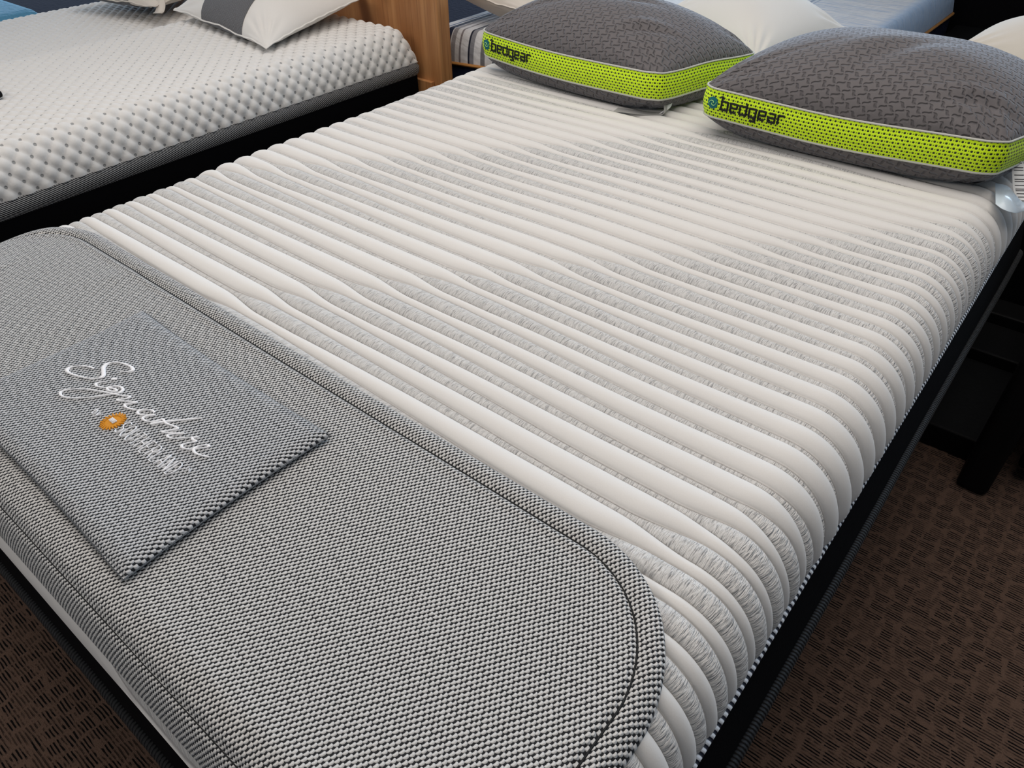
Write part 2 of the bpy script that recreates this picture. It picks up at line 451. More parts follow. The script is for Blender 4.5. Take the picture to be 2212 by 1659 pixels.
# ------------------------------------------------------------------ main ribbed mattress
MX0, MX1, MY0, MY1 = -1.668, -.083, .046, 2.10
RX, RZ, RYF = .098, .120, .060
def drop(d, r):
    """0 on the flat, 1 at the outer edge; d = distance in from the outer edge"""
    q = np.clip(1 - np.asarray(d, float) / r, 0, 1)
    return 1 - np.clip(1 - q ** 2.3, 0, 1) ** (1 / 2.3)
def env(x, y, z_only=True):
    zx = np.maximum(drop(x - MX0, RX), drop(MX1 - x, RX)); zy = np.maximum(drop(y - MY0, RYF), drop(MY1 - y, RX))
    return -RZ * (1 - (1 - zx) * (1 - zy))
def side_profile(x0, x1, r, rz, nq, nf):
    th = np.linspace(0, np.pi / 2, nq)
    xl = x0 + r * (1 - np.cos(np.pi / 2 - th[::-1])) if False else x0 + r * (1 - np.cos(th))
    xf = np.linspace(x0 + r, x1 - r, nf)[1:-1]
    xr = (x1 - r * (1 - np.cos(th)))[::-1]
    return np.concatenate([xl, xf, xr])
mattress = empty('mattress', (-.88, 1.07, H - .27), 'white ribbed mattress with grey heather stripes and black border, in the centre', 'mattress')
PER = .0492; YC0 = .505
xs = side_profile(MX0, MX1, RX, RZ, 22, 190)
dxs = np.concatenate([[0], np.cumsum(np.sqrt(np.diff(xs) ** 2 + np.diff(env(xs, 1.0)) ** 2))])
kk = np.arange(-10, 34); NT_ = 9
FR = np.array([-3.50, -2.66, -1.91, -1.163, -.326, .50, 1.3])
def heather_frac(x, y):
    xf = x - .865 * (y - .505)
    i = np.clip(np.searchsorted(FR, xf) - 1, 0, len(FR) - 2)
    u = (xf - FR[i]) / (FR[i + 1] - FR[i])
    lo, hi = .20, .64
    body = hi - (hi - lo) * np.clip((u - .25) / .62, 0, 1) ** .8
    up = np.clip((u + .0) / .13, 0, 1); up = up * up * (3 - 2 * up)
    return np.where(u < .13, lo + (hi - lo) * up, body)
cols_y = []; cols_h = []; cols_a = []
tt = (1 - np.cos(np.linspace(0, np.pi, NT_ + 1)[:-1])) / 2
wav = .004 * fnoise(xs, 0 * xs, 4, 5.0)
for k in kk:
    yc = YC0 + k * PER
    hf = heather_frac(xs, yc + 0 * xs)
    hf2 = heather_frac(xs, yc + PER + 0 * xs)
    y0 = yc - hf * PER / 2; y1 = yc + hf * PER / 2; y2 = yc + PER - hf2 * PER / 2
    for t_ in tt:
        s_ = np.sqrt(1 - (2 * t_ - 1) ** 2)
        cols_y.append(y0 + (y1 - y0) * t_); cols_h.append((.0018 + .0125 * hf) * s_ ** .9); cols_a.append(np.full_like(xs, np.sin(np.pi * t_)))
    wf = 1 - (hf + hf2) / 2
    for t_ in tt:
        s_ = np.sqrt(1 - (2 * t_ - 1) ** 2)
        cols_y.append(y1 + (y2 - y1) * t_); cols_h.append((.0032 + .0125 * wf) * s_ ** .9); cols_a.append(np.full_like(xs, -np.sin(np.pi * t_)))
Yg = np.stack(cols_y, 1) + wav[:, None]; Hg = np.stack(cols_h, 1); Ag = np.stack(cols_a, 1)
keep = (Yg.mean(0) > MY0 - .01) & (Yg.mean(0) < MY1 + .01)
Yg = Yg[:, keep]; Hg = Hg[:, keep]; Ag = Ag[:, keep]
Yg = np.clip(Yg, MY0, MY1)
Xg = np.repeat(xs[:, None], Yg.shape[1], 1)
Zg = env(Xg, Yg)
Zg[0] = -RZ; Zg[-1] = -RZ
nx = np.zeros_like(Xg); q = np.clip((Xg - (MX1 - RX)) / RX, 0, 1); ql = np.clip(((MX0 + RX) - Xg) / RX, 0, 1)
qy = np.clip(((MY0 + RYF) - Yg) / RYF, 0, 1)
N = np.stack([q - ql, -qy, np.sqrt(np.clip(1 - q ** 2 - ql ** 2, 0, 1)) * np.sqrt(1 - np.clip(qy, 0, .999) ** 2) + .02], -1)
N /= np.linalg.norm(N, axis=-1, keepdims=True)
fade = .35 + .65 * np.clip(-(-RZ - Zg) / .02, 0, 1)
fade = fade * (1 - .75 * np.clip(qy * 1.6, 0, 1))
Pm = np.stack([Xg, Yg, Zg + H], -1) + N * (Hg * fade)[..., None]
Pm[..., 2] += .0018 * fnoise(Xg, Yg, 9, 9.0)
# close with a vertical skirt down to the cord
sk = Pm[:, :1].copy(); sk[..., 2] = H - RZ - .012; sk[..., 1] = MY0 + .002
sk2 = Pm[:, -1:].copy(); sk2[..., 2] = H - RZ - .012
Pm = np.concatenate([sk, Pm, sk2], 1)
Ag = np.concatenate([Ag[:, :1] * 0 - 1, Ag, Ag[:, -1:] * 0 - 1], 1)
me = quads_mesh('quilted_top', Pm, grid_faces(*Pm.shape[:2]), None, {'heather': Ag, 'arc': np.repeat(dxs[:, None], Pm.shape[1], 1)})
link('quilted_top', me, M_ribs, mattress)['label'] = 'white and grey heather ribbed top'

def rect_loop(x0, x1, y0, y1, r, z, step=.02):
    P = []
    for cx, cy, a0 in ((x1 - r, y0 + r, -90), (x1 - r, y1 - r, 0), (x0 + r, y1 - r, 90), (x0 + r, y0 + r, 180)):
        for a in np.radians(np.linspace(a0, a0 + 90, 7)): P.append((cx + r * math.cos(a), cy + r * math.sin(a)))
    P = np.array(P); out = []
    for i in range(len(P)):
        a, b = P[i], P[(i + 1) % len(P)]; n = 110 if i % 7 == 6 else 1
        for k in range(n): out.append(a + (b - a) * k / n)
    out = np.array(out)
    return np.column_stack([out, np.full(len(out), z)])

def loft(name, loops, mat, parent, uvs=True, label=None):
    L = [np.asarray(l) for l in loops]; V = np.stack(L, 1); V = np.concatenate([V, V[:1]], 0)
    s = np.concatenate([[0], np.cumsum(np.linalg.norm(np.diff(V[:, 0], axis=0), axis=1))])
    h = np.concatenate([[0], np.cumsum(np.linalg.norm(np.diff(V[0], axis=0), axis=1))])
    uv = np.stack([np.repeat(s[:, None], V.shape[1], 1), np.repeat(h[None], V.shape[0], 0)], -1)
    o = link(name, quads_mesh(name, V, grid_faces(*V.shape[:2]), uv), mat, parent)
    if label: o['label'] = label
    return o

lp = lambda e, z, r=.012, wv=0: rect_loop(MX0 - e, MX1 + e, MY0 + .009 - e * .55, MY1 + e, r, H + z)
# black border : slightly flared towards its lower cord
nb = len(lp(0, 0))
loops = []
for z_, e_ in ((-RZ - .004, -.002), (-RZ - .02, .004), (-.165, .012), (-.20, .020), (-.235, .027), (-.262, .020), (-.27, 0.0)):
    l = lp(e_, z_); l[:, 0] += .003 * fnoise(l[:, 1], l[:, 0], 7, 8.0) * (1 if z_ < -.13 else 0)
    loops.append(l)
loft('border', loops, M_black, mattress, label='black border')
l = lp(.003, -RZ - .004); link('trim_cord', tube_mesh('trim_cord', l, .0062, 10, True), M_tape, mattress)['label'] = 'twisted black and white cord'
l = lp(.030, -.250); l[:, 0] += .004 * fnoise(l[:, 1], l[:, 0], 7, 8.0)
link('lower_cord', tube_mesh('lower_cord', l, .0085, 10, True), M_blackcord, mattress)['label'] = 'black knitted cord'

base = empty('bed_foundation', (-.88, 1.07, 0), 'black fabric box foundation under the white ribbed mattress', 'bed base')
box('frame', (MX0 + .03, MY0 + .035, .05), (MX1 - .05, MY1 - .02, H - .274), M_black, base, .015)
for x_ in (MX0 + .12, MX1 - .17):
    for y_ in (MY0 + .15, MY1 - .15): box('leg', (x_ - .03, y_ - .03, 0), (x_ + .03, y_ + .03, .055), M_leather, base)

# ------------------------------------------------------------------ foot pad (grey woven mattress runner)
PX0, PX1, PY0, PY1, PR = -1.645, -.117, .050, .500, .175
pad = empty('foot_pad', (-.88, .28, H), 'grey woven foot pad with rounded ends across the ribbed mattress', 'bed runner')
def sdf_rr(x, y):
    cx_, cy_ = (PX0 + PX1) / 2, (PY0 + PY1) / 2
    qx = np.abs(x - cx_) - (PX1 - PX0) / 2 + PR; qy_ = np.abs(y - cy_) - (PY1 - PY0) / 2 + PR
    return -(np.hypot(np.maximum(qx, 0), np.maximum(qy_, 0)) + np.minimum(np.maximum(qx, qy_), 0) - PR)
n1 = 46
ca = 1 - np.cos(np.linspace(0, np.pi / 2, n1)); 
px = np.concatenate([PX0 + PR * ca, np.linspace(PX0 + PR, PX1 - PR, 220)[1:-1], (PX1 - PR * ca)[::-1]])
dx_ = np.maximum(np.maximum(PX0 + PR - px, px - (PX1 - PR)), 0)
cy_ = (PY0 + PY1) / 2; hy = (PY1 - PY0) / 2 - PR + np.sqrt(np.maximum(PR ** 2 - dx_ ** 2, 0))
vv = np.linspace(-1, 1, 121); vv = np.sign(vv) * (1 - (1 - np.abs(vv)) ** 1.25)
X_ = np.repeat(px[:, None], len(vv), 1); Y_ = cy_ + hy[:, None] * vv[None]
sd = sdf_rr(X_, Y_)
def pad_top(X, Y, sdv):
    base_ = env(X, Y) + .0135
    sdv2 = sdf_rr(X, Y + .012 * np.clip((.17 - Y) / .08, 0, 1))
    t_ = .0065 * np.sqrt(np.clip(1 - np.clip(1 - sdv / .006, 0, 1) ** 2, 0, 1))
    bind = .0022 * np.exp(-((sdv - .014) / .009) ** 2)
    groove = -.0045 * np.exp(-((sdv2 - .030) / .0028) ** 2) + .0015 * np.exp(-((sdv2 - .038) / .006) ** 2)
    wr = .0011 * fnoise(X, Y, 21, 14) + .0075 * np.exp(-((X + 1.50 + .25 * (Y - .3)) / .018) ** 2) * np.clip((.36 - Y) / .1, 0, 1) * np.clip((Y-.06)/.08, 0, 1)
    wr = wr + .002 * np.exp(-((X + 1.30 - .1 * (Y - .4)) / .03) ** 2) * np.clip((Y - .38) / .05, 0, 1)
    return base_ + t_ + bind + groove + wr * np.clip(sdv / .05, 0, 1)
Z_ = pad_top(X_, Y_, sd)
top = np.stack([X_, Y_, Z_ + H], -1)
bot = top.copy(); bot[..., 2] = H + env(X_, Y_) + .0125
Fq = [grid_faces(*X_.shape), grid_faces(*X_.shape, flip=True, base=top[..., 0].size)]
nT = top[..., 0].size; n_, m_ = X_.shape
def arc_map(T_, Xc):
    d_ = np.linalg.norm(np.diff(T_, axis=1), axis=-1); c_ = np.concatenate([np.zeros_like(d_[:, :1]), np.cumsum(d_, axis=1)], 1)
    k_ = T_.shape[1] // 2
    return np.stack([Xc, c_ - c_[:, k_:k_ + 1] + T_[:, k_:k_ + 1, 1]], -1).reshape(-1, 2)
uvp = arc_map(top, X_)
idx = np.arange(nT).reshape(n_, m_)
ring = np.concatenate([idx[:, 0], idx[-1, 1:], idx[::-1, -1][1:], idx[0, ::-1][1:-1]])
rn_ = np.roll(ring, -1); Fq.append(np.stack([ring, ring + nT, rn_ + nT, rn_], 1))
link('padded_panel', quads_mesh('padded_panel', np.vstack([top.reshape(-1, 3), bot.reshape(-1, 3)]), np.vstack(Fq), np.vstack([uvp, uvp])), M_weave, pad)
# stitched seam
def rr_loop(ins, n=40):
    P = []
    r = PR - ins
    for cx, cy2, a0 in ((PX1 - PR, PY0 + PR, -90), (PX1 - PR, PY1 - PR, 0), (PX0 + PR, PY1 - PR, 90), (PX0 + PR, PY0 + PR, 180)):
        for a in np.radians(np.linspace(a0, a0 + 90, n)): P.append((cx + r * math.cos(a), cy2 + r * math.sin(a)))
    P = np.array(P); out = []
    for i in range(len(P)):
        a, b = P[i], P[(i + 1) % len(P)]; k_ = max(1, int(np.linalg.norm(b - a) / .01))
        for k in range(k_): out.append(a + (b - a) * k / k_)
    return np.array(out)
sl = rr_loop(.030); sl[:, 1] -= .012 * np.clip((.17 - sl[:, 1]) / .08, 0, 1); z_ = pad_top(sl[:, 0], sl[:, 1], np.full(len(sl), .030)) + H + .0006
link('seam', tube_mesh('seam', np.column_stack([sl, z_]), .0015, 6, True), M_ink, pad)['label'] = 'dark stitched seam'

# ------------------------------------------------------------------ embroidered name panel on the pad
panel = empty('embroidered_cushion', (-.9, .25, H + .02), 'thin rectangular grey woven cushion with white script and an orange sun, on the foot pad', 'cushion')
CX0, CX1, CY0, CY1 = -1.136, -.655, .107, .402
nu, nv = 120, 80
uu = (1 - np.cos(np.linspace(0, np.pi, nu))) / 2; v2 = (1 - np.cos(np.linspace(0, np.pi, nv))) / 2
U_, V_ = np.meshgrid(uu, v2, indexing='ij')
# corners pull out, edges bow in slightly
bx = .005 * np.sin(np.pi * V_); by = .005 * np.sin(np.pi * U_)
CXg = CX0 + bx + (CX1 - CX0 - 2 * bx) * U_ ; CYg = CY0 + by + (CY1 - CY0 - 2 * by) * V_ - .004 * (U_ - .5)
dd = np.minimum(np.minimum(CXg - CX0 - bx, CX1 - bx - CXg), np.minimum(CYg - CY0 - by, CY1 - by - CYg)); dd = np.maximum(dd, 0)
prof = np.sqrt(np.clip(1 - np.clip(1 - dd / .020, 0, 1) ** 2, 0, 1))
Zb = env(CXg, CYg) + .021
dmid = .0068
def card_top(x, y):
    d_ = np.minimum(np.minimum(x - CX0, CX1 - x), np.minimum(y - CY0, CY1 - y))
    p_ = np.sqrt(np.clip(1 - np.clip(1 - np.maximum(d_, 0) / .020, 0, 1) ** 2, 0, 1))
    return env(x, y) + .021 + dmid + .0085 * p_ + .0007 * fnoise(x, y, 31, 18)
topc = np.stack([CXg, CYg, H + Zb + dmid + .0085 * prof + .0007 * fnoise(CXg, CYg, 31, 18)], -1)
botc = np.stack([CXg, CYg, H + Zb + dmid - .0055 * prof], -1)
nT = topc[..., 0].size
link('woven_cover', quads_mesh('woven_cover', np.vstack([topc.reshape(-1, 3), botc.reshape(-1, 3)]), np.vstack([grid_faces(nu, nv), grid_faces(nu, nv, flip=True, base=nT)]), np.vstack([arc_map(topc, CXg)] * 2)), M_card, panel)
edge = np.concatenate([topc[:, 0], topc[-1, 1:], topc[::-1, -1][1:], topc[0, ::-1][1:-1]])
link('edge_seam', tube_mesh('edge_seam', edge + np.array([0, 0, -.001]), .0012, 6, True), M_card, panel)['label'] = 'rolled edge seam'

def on_card(P, lift=.0010):
    P = np.asarray(P, float); return np.column_stack([P, H + card_top(P[:, 0], P[:, 1]) + lift])
def script(P, wmin, wmax, pen=40, n=7):
    C = catmull(P, n); T = np.gradient(C, axis=0); a = np.arctan2(T[:, 1], T[:, 0])
    wd = wmin + (wmax - wmin) * np.abs(np.sin(a - math.radians(pen))) ** 1.6
    wd = np.convolve(np.pad(wd, 3, mode='edge'), np.ones(7) / 7, 'valid')
    return ribbon(on_card(C), np.array([0, 0, 1.]), wd)
S1 = [(-0.999, 0.291), (-0.990, 0.299), (-0.988, 0.3045), (-0.995, 0.3075), (-1.006, 0.3065), (-1.022, 0.3015), (-1.0315, 0.294), (-1.0325, 0.287), (-1.0285, 0.2805), (-1.018, 0.275), (-1.0095, 0.270), (-1.0095, 0.264), (-1.017, 0.256), (-1.033, 0.2485), (-1.051, 0.243), (-1.064, 0.2425), (-1.068, 0.249), (-1.061, 0.259), (-1.050, 0.267), (-1.036, 0.271)]
S2 = [(-0.992, 0.268), (-0.998, 0.261), (-1.0, 0.2545), (-0.994, 0.2525), (-0.985, 0.256), (-0.976, 0.262), (-0.966, 0.266), (-0.961, 0.264), (-0.967, 0.2595), (-0.975, 0.2585), (-0.9785, 0.262), (-0.973, 0.269), (-0.964, 0.2735), (-0.956, 0.2715), (-0.954, 0.265), (-0.959, 0.2575), (-0.969, 0.244), (-0.984, 0.227), (-0.999, 0.215), (-1.012, 0.210), (-1.021, 0.212), (-1.021, 0.219), (-1.013, 0.229), (-1.0, 0.239), (-0.98, 0.249), (-0.965, 0.256), (-0.946, 0.264), (-0.934, 0.2705), (-0.934, 0.265), (-0.942, 0.2545), (-0.931, 0.260), (-0.914, 0.2705), (-0.920, 0.262), (-0.9225, 0.256), (-0.914, 0.2555), (-0.901, 0.260), (-0.893, 0.266)]
S3 = [(-0.873, 0.274), (-0.882, 0.274), (-0.892, 0.2665), (-0.8945, 0.260), (-0.888, 0.2585), (-0.879, 0.264), (-0.869, 0.272), (-0.8765, 0.263), (-0.8765, 0.257), (-0.867, 0.2575), (-0.857, 0.264), (-0.853, 0.2735), (-0.842, 0.272), (-0.829, 0.275), (-0.819, 0.2765), (-0.825, 0.267), (-0.831, 0.2595), (-0.823, 0.2625), (-0.803, 0.2765), (-0.8145, 0.266), (-0.818, 0.2595), (-0.809, 0.2602), (-0.8, 0.267), (-0.792, 0.275), (-0.782, 0.284), (-0.787, 0.2785), (-0.783, 0.2765), (-0.777, 0.2775), (-0.783, 0.269), (-0.786, 0.262), (-0.780, 0.2595), (-0.769, 0.265), (-0.762, 0.273), (-0.756, 0.280), (-0.756, 0.2835), (-0.762, 0.2805), (-0.767, 0.273), (-0.766, 0.2665), (-0.758, 0.2645), (-0.748, 0.267), (-0.737, 0.272)]
parts = [script(S1, .0014, .0068), script(S2, .0015, .0050), script(S3, .0015, .0050),
         ribbon(on_card(catmull([(-.857, .258), (-.845, .2735), (-.811, .309)], 8)), np.array([0, 0, 1.]), np.linspace(.0035, .0022, 17)),
         ribbon(on_card([(-.993, .2745), (-.989, .277), (-.986, .2800)]), np.array([0, 0, 1.]), .0036)]
link('script_lettering', join_meshes('script_lettering', parts), M_thread, panel)['label'] = 'white embroidered script lettering'

A45 = lambda cx, cy, rx, ry, a0, a1, n=9: [(cx + rx * math.cos(math.radians(a)), cy + ry * math.sin(math.radians(a))) for a in np.linspace(a0, a1, n)]
GL = {  # thin capitals on a 0..1 square
 'S': [A45(.5, .75, .36, .25, 40, 180) + A45(.5, .75, .36, .25, 190, 262) + A45(.5, .25, .38, .25, 82, -90) + A45(.5, .25, .38, .25, -100, -150)],
 'O': [A45(.5, .5, .46, .5, 0, 360, 25)], 'U': [[(.1, 1), (.1, .35)] + A45(.5, .35, .4, .35, 180, 360) + [(.9, .35), (.9, 1)]],
 'T': [[(0, 1), (.9, 1)], [(.45, 1), (.45, 0)]], 'H': [[(.1, 1), (.1, 0)], [(.85, 1), (.85, 0)], [(.1, .52), (.85, .52)]],
 'E': [[(.8, 1), (.1, 1), (.1, 0), (.8, 0)], [(.1, .52), (.7, .52)]],
 'R': [[(.1, 0), (.1, 1), (.5, 1)] + A45(.5, .75, .35, .25, 90, -90) + [(.1, .5)], [(.5, .5), (.85, 0)]],
 'L': [[(.1, 1), (.1, 0), (.75, 0)]], 'A': [[(0, 0), (.45, 1), (.9, 0)], [(.18, .38), (.72, .38)]],
 'N': [[(.1, 0), (.1, 1), (.85, 0), (.85, 1)]], 'D': [[(.1, 0), (.1, 1), (.4, 1)] + A45(.4, .5, .48, .5, 90, -90) + [(.1, 0)]],
 'M': [[(.05, 0), (.05, 1), (.5, .2), (.95, 1), (.95, 0)]],
 'b': [[(.15, 1.5), (.15, 0)], A45(.45, .42, .32, .42, 0, 360, 17)], 'y': [[(.1, .85), (.45, .05)], [(.85, .85), (.45, .05), (.2, -.5)]],
 '1': [[(.3, .8), (.5, 1), (.5, 0)]], '8': [A45(.5, .74, .3, .26, 0, 360, 13), A45(.5, .25, .36, .25, 0, 360, 13)],
 '9': [A45(.5, .68, .32, .3, 0, 360, 13), [(.82, .68), (.78, .3), (.4, 0)]], '3': [A45(.45, .75, .33, .25, 150, -90) + A45(.45, .25, .36, .25, 90, -150)]}
def lay(text, x0, y0, adv, hgt, wd, fw=.82, slope=0.0):
    out = []
    for i, ch in enumerate(text):
        for st in GL[ch]:
            P = [(x0 + i * adv + p[0] * adv * fw, y0 + p[1] * hgt + slope * i * adv) for p in st]
            Q = []
            for a, b in zip(P[:-1], P[1:]):
                n = max(1, int(math.dist(a, b) / .003)); Q += [tuple(np.array(a) + (np.array(b) - np.array(a)) * k / n) for k in range(n)]
            Q.append(P[-1]); out.append(ribbon(on_card(Q), np.array([0, 0, 1.]), wd))
    return out
pts = lay('SOUTHERLAND', -.8860, .2195, .01265, .0232, .0014, .86) + lay('TM', -.7440, .2400, .0045, .0042, .0006)
link('capital_lettering', join_meshes('capital_lettering', pts), M_thread, panel)['label'] = 'thin white embroidered capitals'
link('small_lettering', join_meshes('small_lettering', lay('by', -.9450, .2185, .0085, .0095, .0012)), M_thread, panel)['label'] = 'small white word by'
# sun emblem
sun = []
c = np.array([-.9030, .2285])
ang = np.linspace(0, 2 * np.pi, 49)
discV = []
rr_ = np.array([0.0005, .006, .0118])
for a in ang: discV.append([(c[0] + r * math.cos(a), c[1] + r * 1.08 * math.sin(a)) for r in rr_])
discV = np.array(discV); dz = on_card(discV.reshape(-1, 2), .0010)
sun.append((dz, grid_faces(49, 3, flip=True)))
for k in range(22):
    for rj, off in ((.0112, 0), (.0126, .14)):
        a = 2 * np.pi * (k + off) / 22
        p0 = c + np.array([math.cos(a), 1.08 * math.sin(a)]) * (rj - .001); p1 = c + np.array([math.cos(a + .12), 1.08 * math.sin(a + .12)]) * (.0160 + .0008 * (k % 2))
        sun.append(ribbon(on_card(np.linspace(p0, p1, 4), .0009), np.array([0, 0, 1.]), np.array([.0030, .0026, .0020, .0008])))
link('sun_emblem', join_meshes('sun_emblem', sun), M_orange, panel)['label'] = 'orange embroidered sun emblem'
pts = lay('1893', c[0] - .0060, c[1] - .0030, .0031, .0062, .0010)
for v, f in pts: v[:, 2] += .0018
link('emblem_numerals', join_meshes('emblem_numerals', pts), M_thread, panel)['label'] = 'tiny pale numerals'

# ------------------------------------------------------------------ gusseted pillows
def gusset_pillow(name, loc_name, corners, zb, zt, Ht, label, seed, dents=(), droops=(0, 0, 0, 0), k=.06):
    """corners FL, FR, BR, BL (x, y); zb / zt = lower and upper seam height above the mattress"""
    C = np.array(corners, float); ctr = C.mean(0)
    p = empty(name, (ctr[0], ctr[1], H + .005), label, 'pillow', 'grey and lime pillows on the ribbed mattress')
    dr = np.array(droops)
    def bil(u, v, A):
        a, b = (u + 1) / 2, (v + 1) / 2
        w_ = np.stack([(1 - a) * (1 - b), a * (1 - b), a * b, (1 - a) * b], -1)
        return w_ @ A
    def plan(u, v, rho=.13):
        mx = np.maximum(np.maximum(np.abs(u), np.abs(v)), 1e-9); mm = np.minimum(np.abs(u), np.abs(v)) / mx; c_ = 1 - rho
        A_ = 1 + mm ** 2; B_ = -2 * c_ * (1 + mm); C_ = 2 * c_ * c_ - rho * rho
        t_ = (-B_ + np.sqrt(np.maximum(B_ * B_ - 4 * A_ * C_, 0))) / (2 * A_)
        t_ = np.where(mm > c_, t_, 1.0); u = u * t_; v = v * t_
        uq = u * np.sqrt(1 - k * v * v / 2 * 1.0) ; vq = v * np.sqrt(1 - k * u * u / 2)
        P = bil(uq, vq, C)
        return P
    W = np.linalg.norm(C[1] - C[0]); D = np.linalg.norm(C[3] - C[0])
    def seam_z(u, v, z0):
        return z0 + bil(u, v, dr) + .004 * fnoise(u, v, seed, 3.0, 2) - .006 * (1 - np.abs(u) ** 2) * (np.abs(v) > .999)
    n = 150
    g = np.linspace(-1, 1, n); g = np.sign(g) * (1 - (1 - np.abs(g)) ** 1.3)
    Ug, Vg = np.meshgrid(g, g, indexing='ij')
    P2 = plan(Ug, Vg)
    dome = ((1 - np.abs(Ug) ** 2.3) * (1 - np.abs(Vg) ** 2.3)) ** .58
    edge = np.exp(-((1 - np.maximum(np.abs(Ug), np.abs(Vg))) / .14))
    wr = .0045 * fnoise(Ug, Vg, seed + 3, 4.5) * dome
    # radiating gathers near the corners
    for su, sv in ((-1, -1), (1, -1), (1, 1), (-1, 1)):
        du, dv = Ug - su, Vg - sv; rad = np.hypot(du, dv); an = np.arctan2(dv, du)
        wr = wr + .0030 * np.sin(an * 17 + seed + su) * np.exp(-((rad - .28) / .22) ** 2) * np.clip(dome * 3, 0, 1)
    for du_, dv_, an_, ln_, wd_, dp_ in dents:
        a_ = (Ug - du_) * math.cos(an_) + (Vg - dv_) * math.sin(an_); b_ = -(Ug - du_) * math.sin(an_) + (Vg - dv_) * math.cos(an_)
        b_ = b_ + .25 * a_ ** 2
        wr = wr - dp_ * np.exp(-(a_ / ln_) ** 2) * (np.exp(-(b_ / wd_) ** 2) - .6 * np.exp(-((b_ - 2.2 * wd_) / (1.3 * wd_)) ** 2))
    sz = seam_z(Ug, Vg, 0.0) * edge + bil(Ug, Vg, dr) * (1 - edge)
    Zt = zt + sz + Ht * dome + wr
    def arc_uv(P):
        def cum(ax):
            d_ = np.linalg.norm(np.diff(P, axis=ax), axis=-1); c_ = np.cumsum(d_, axis=ax)
            c_ = np.concatenate([np.zeros_like(c_[:1]) if ax == 0 else np.zeros_like(c_[:, :1]), c_], axis=ax)
            return c_ - (c_[n // 2:n // 2 + 1] if ax == 0 else c_[:, n // 2:n // 2 + 1])
        return np.stack([cum(0), cum(1)], -1)
    PT = np.stack([P2[..., 0], P2[..., 1], Zt + H], -1)
    me = quads_mesh('top_panel', PT, grid_faces(n, n), arc_uv(PT))
    link('top_panel', me, M_gray, p)
    Zl = zb + sz - (zb + .03) * dome ** .75 + wr * .5
    Zl = np.maximum(Zl, .0155 + .002 * (1 - dome))
    PT = np.stack([P2[..., 0], P2[..., 1], Zl + H], -1)
    me = quads_mesh('bottom_panel', PT, grid_faces(n, n, flip=True), arc_uv(PT))
    link('bottom_panel', me, M_gray, p)
    # outline
    m = 90; s = np.linspace(-1, 1, m, endpoint=False)
    loop = np.concatenate([np.stack([s, -np.ones(m)], 1), np.stack([np.ones(m), s], 1), np.stack([-s, np.ones(m)], 1), np.stack([-np.ones(m), -s], 1)])
    Lp = plan(loop[:, 0], loop[:, 1])
    z0 = seam_z(loop[:, 0], loop[:, 1], 0.0)
    d = Lp - ctr; nrm = np.roll(Lp, -1, 0) - np.roll(Lp, 1, 0); nrm = np.stack([nrm[:, 1], -nrm[:, 0]], 1); nrm /= np.linalg.norm(nrm, axis=1, keepdims=True)
    rows = []; nh = 9
    for j in range(nh):
        t_ = j / (nh - 1); b_ = .007 * math.sin(math.pi * t_) + .0015
        rows.append(np.column_stack([Lp + nrm * b_, H + zb + (zt - zb) * t_ + z0]))
    V = np.stack(rows, 1); V = np.concatenate([V, V[:1]])
    sl_ = np.concatenate([[0], np.cumsum(np.linalg.norm(np.diff(V[:, 0, :2], axis=0), axis=1))])
    hh = np.linspace(0, zt - zb, nh) + .002
    uv = np.stack([np.repeat(sl_[:, None], nh, 1), np.repeat(hh[None], len(sl_), 0)], -1)
    link('gusset', quads_mesh('gusset', V, grid_faces(len(sl_), nh), uv), M_lime, p)['label'] = 'lime green perforated side band'
    for z_ in (zb, zt):
        link('piping', tube_mesh('piping', np.column_stack([Lp + nrm * .0025, H + z_ + z0]), .0024, 8, True), M_pipe, p)['label'] = 'pale grey piping'
    # mapping onto the front of the gusset
    def on_gusset(P, lift=.0006):
        P = np.asarray(P, float); out = []
        for s_, h_ in P:
            i = np.interp(s_, sl_, np.arange(len(sl_))); i0 = int(i); f = i - i0; i1 = min(i0 + 1, len(V) - 1)
            hj = h_ / (zt - zb) * (nh - 1); j0 = int(min(max(hj, 0), nh - 2)); g_ = hj - j0
            q = (V[i0, j0] * (1 - f) + V[i1, j0] * f) * (1 - g_) + (V[i0, j0 + 1] * (1 - f) + V[i1, j0 + 1] * f) * g_
            nn = nrm[i0 % len(nrm)]; out.append(q + np.array([nn[0], nn[1], 0]) * lift)
        return np.array(out)
    nf = np.array([*nrm[m // 4], 0.0])
    GB = {'b': [[(-.22, 1.45), (.12, 1.45)], [(0, 1.45), (0, 0)], [(-.2, 0), (.85, 0), (.85, 1), (0, 1)]],
          'e': [[(.8, 0), (0, 0), (0, 1), (.85, 1), (.85, .5), (0, .5)]],
          'd': [[(.85, 1), (0, 1), (0, 0), (.85, 0)], [(.85, 1.4), (.85, -.1)]],
          'g': [[(.85, 0), (0, 0), (0, 1), (.85, 1), (.85, -.48), (.15, -.48)]],
          'a': [[(.05, 1), (.85, 1), (.85, 0), (0, 0), (0, .5), (.85, .5)]],
          'r': [[(0, -.05), (0, 1), (.75, 1.05)]]}
    parts = []; xh = .0195; adv = .0236; x0 = .046; y0 = (zt - zb) * .5 - xh * .45
    for i, ch in enumerate('bedgear'):
        for st in GB[ch]:
            P = [(x0 + i * adv + q[0] * adv * .80, y0 + q[1] * xh) for q in st]; Q = []
            for a, b in zip(P[:-1], P[1:]):
                n_s = max(2, int(math.dist(a, b) / .002)); Q += [tuple(np.array(a) + (np.array(b) - np.array(a)) * k_ / n_s) for k_ in range(n_s)]
            Q.append(P[-1]); Q = np.array(Q)
            Q[1:-1] += np.random.RandomState(i).normal(0, .00022, Q[1:-1].shape)
            parts.append(ribbon(on_gusset(Q, .0014), nf, .0050))
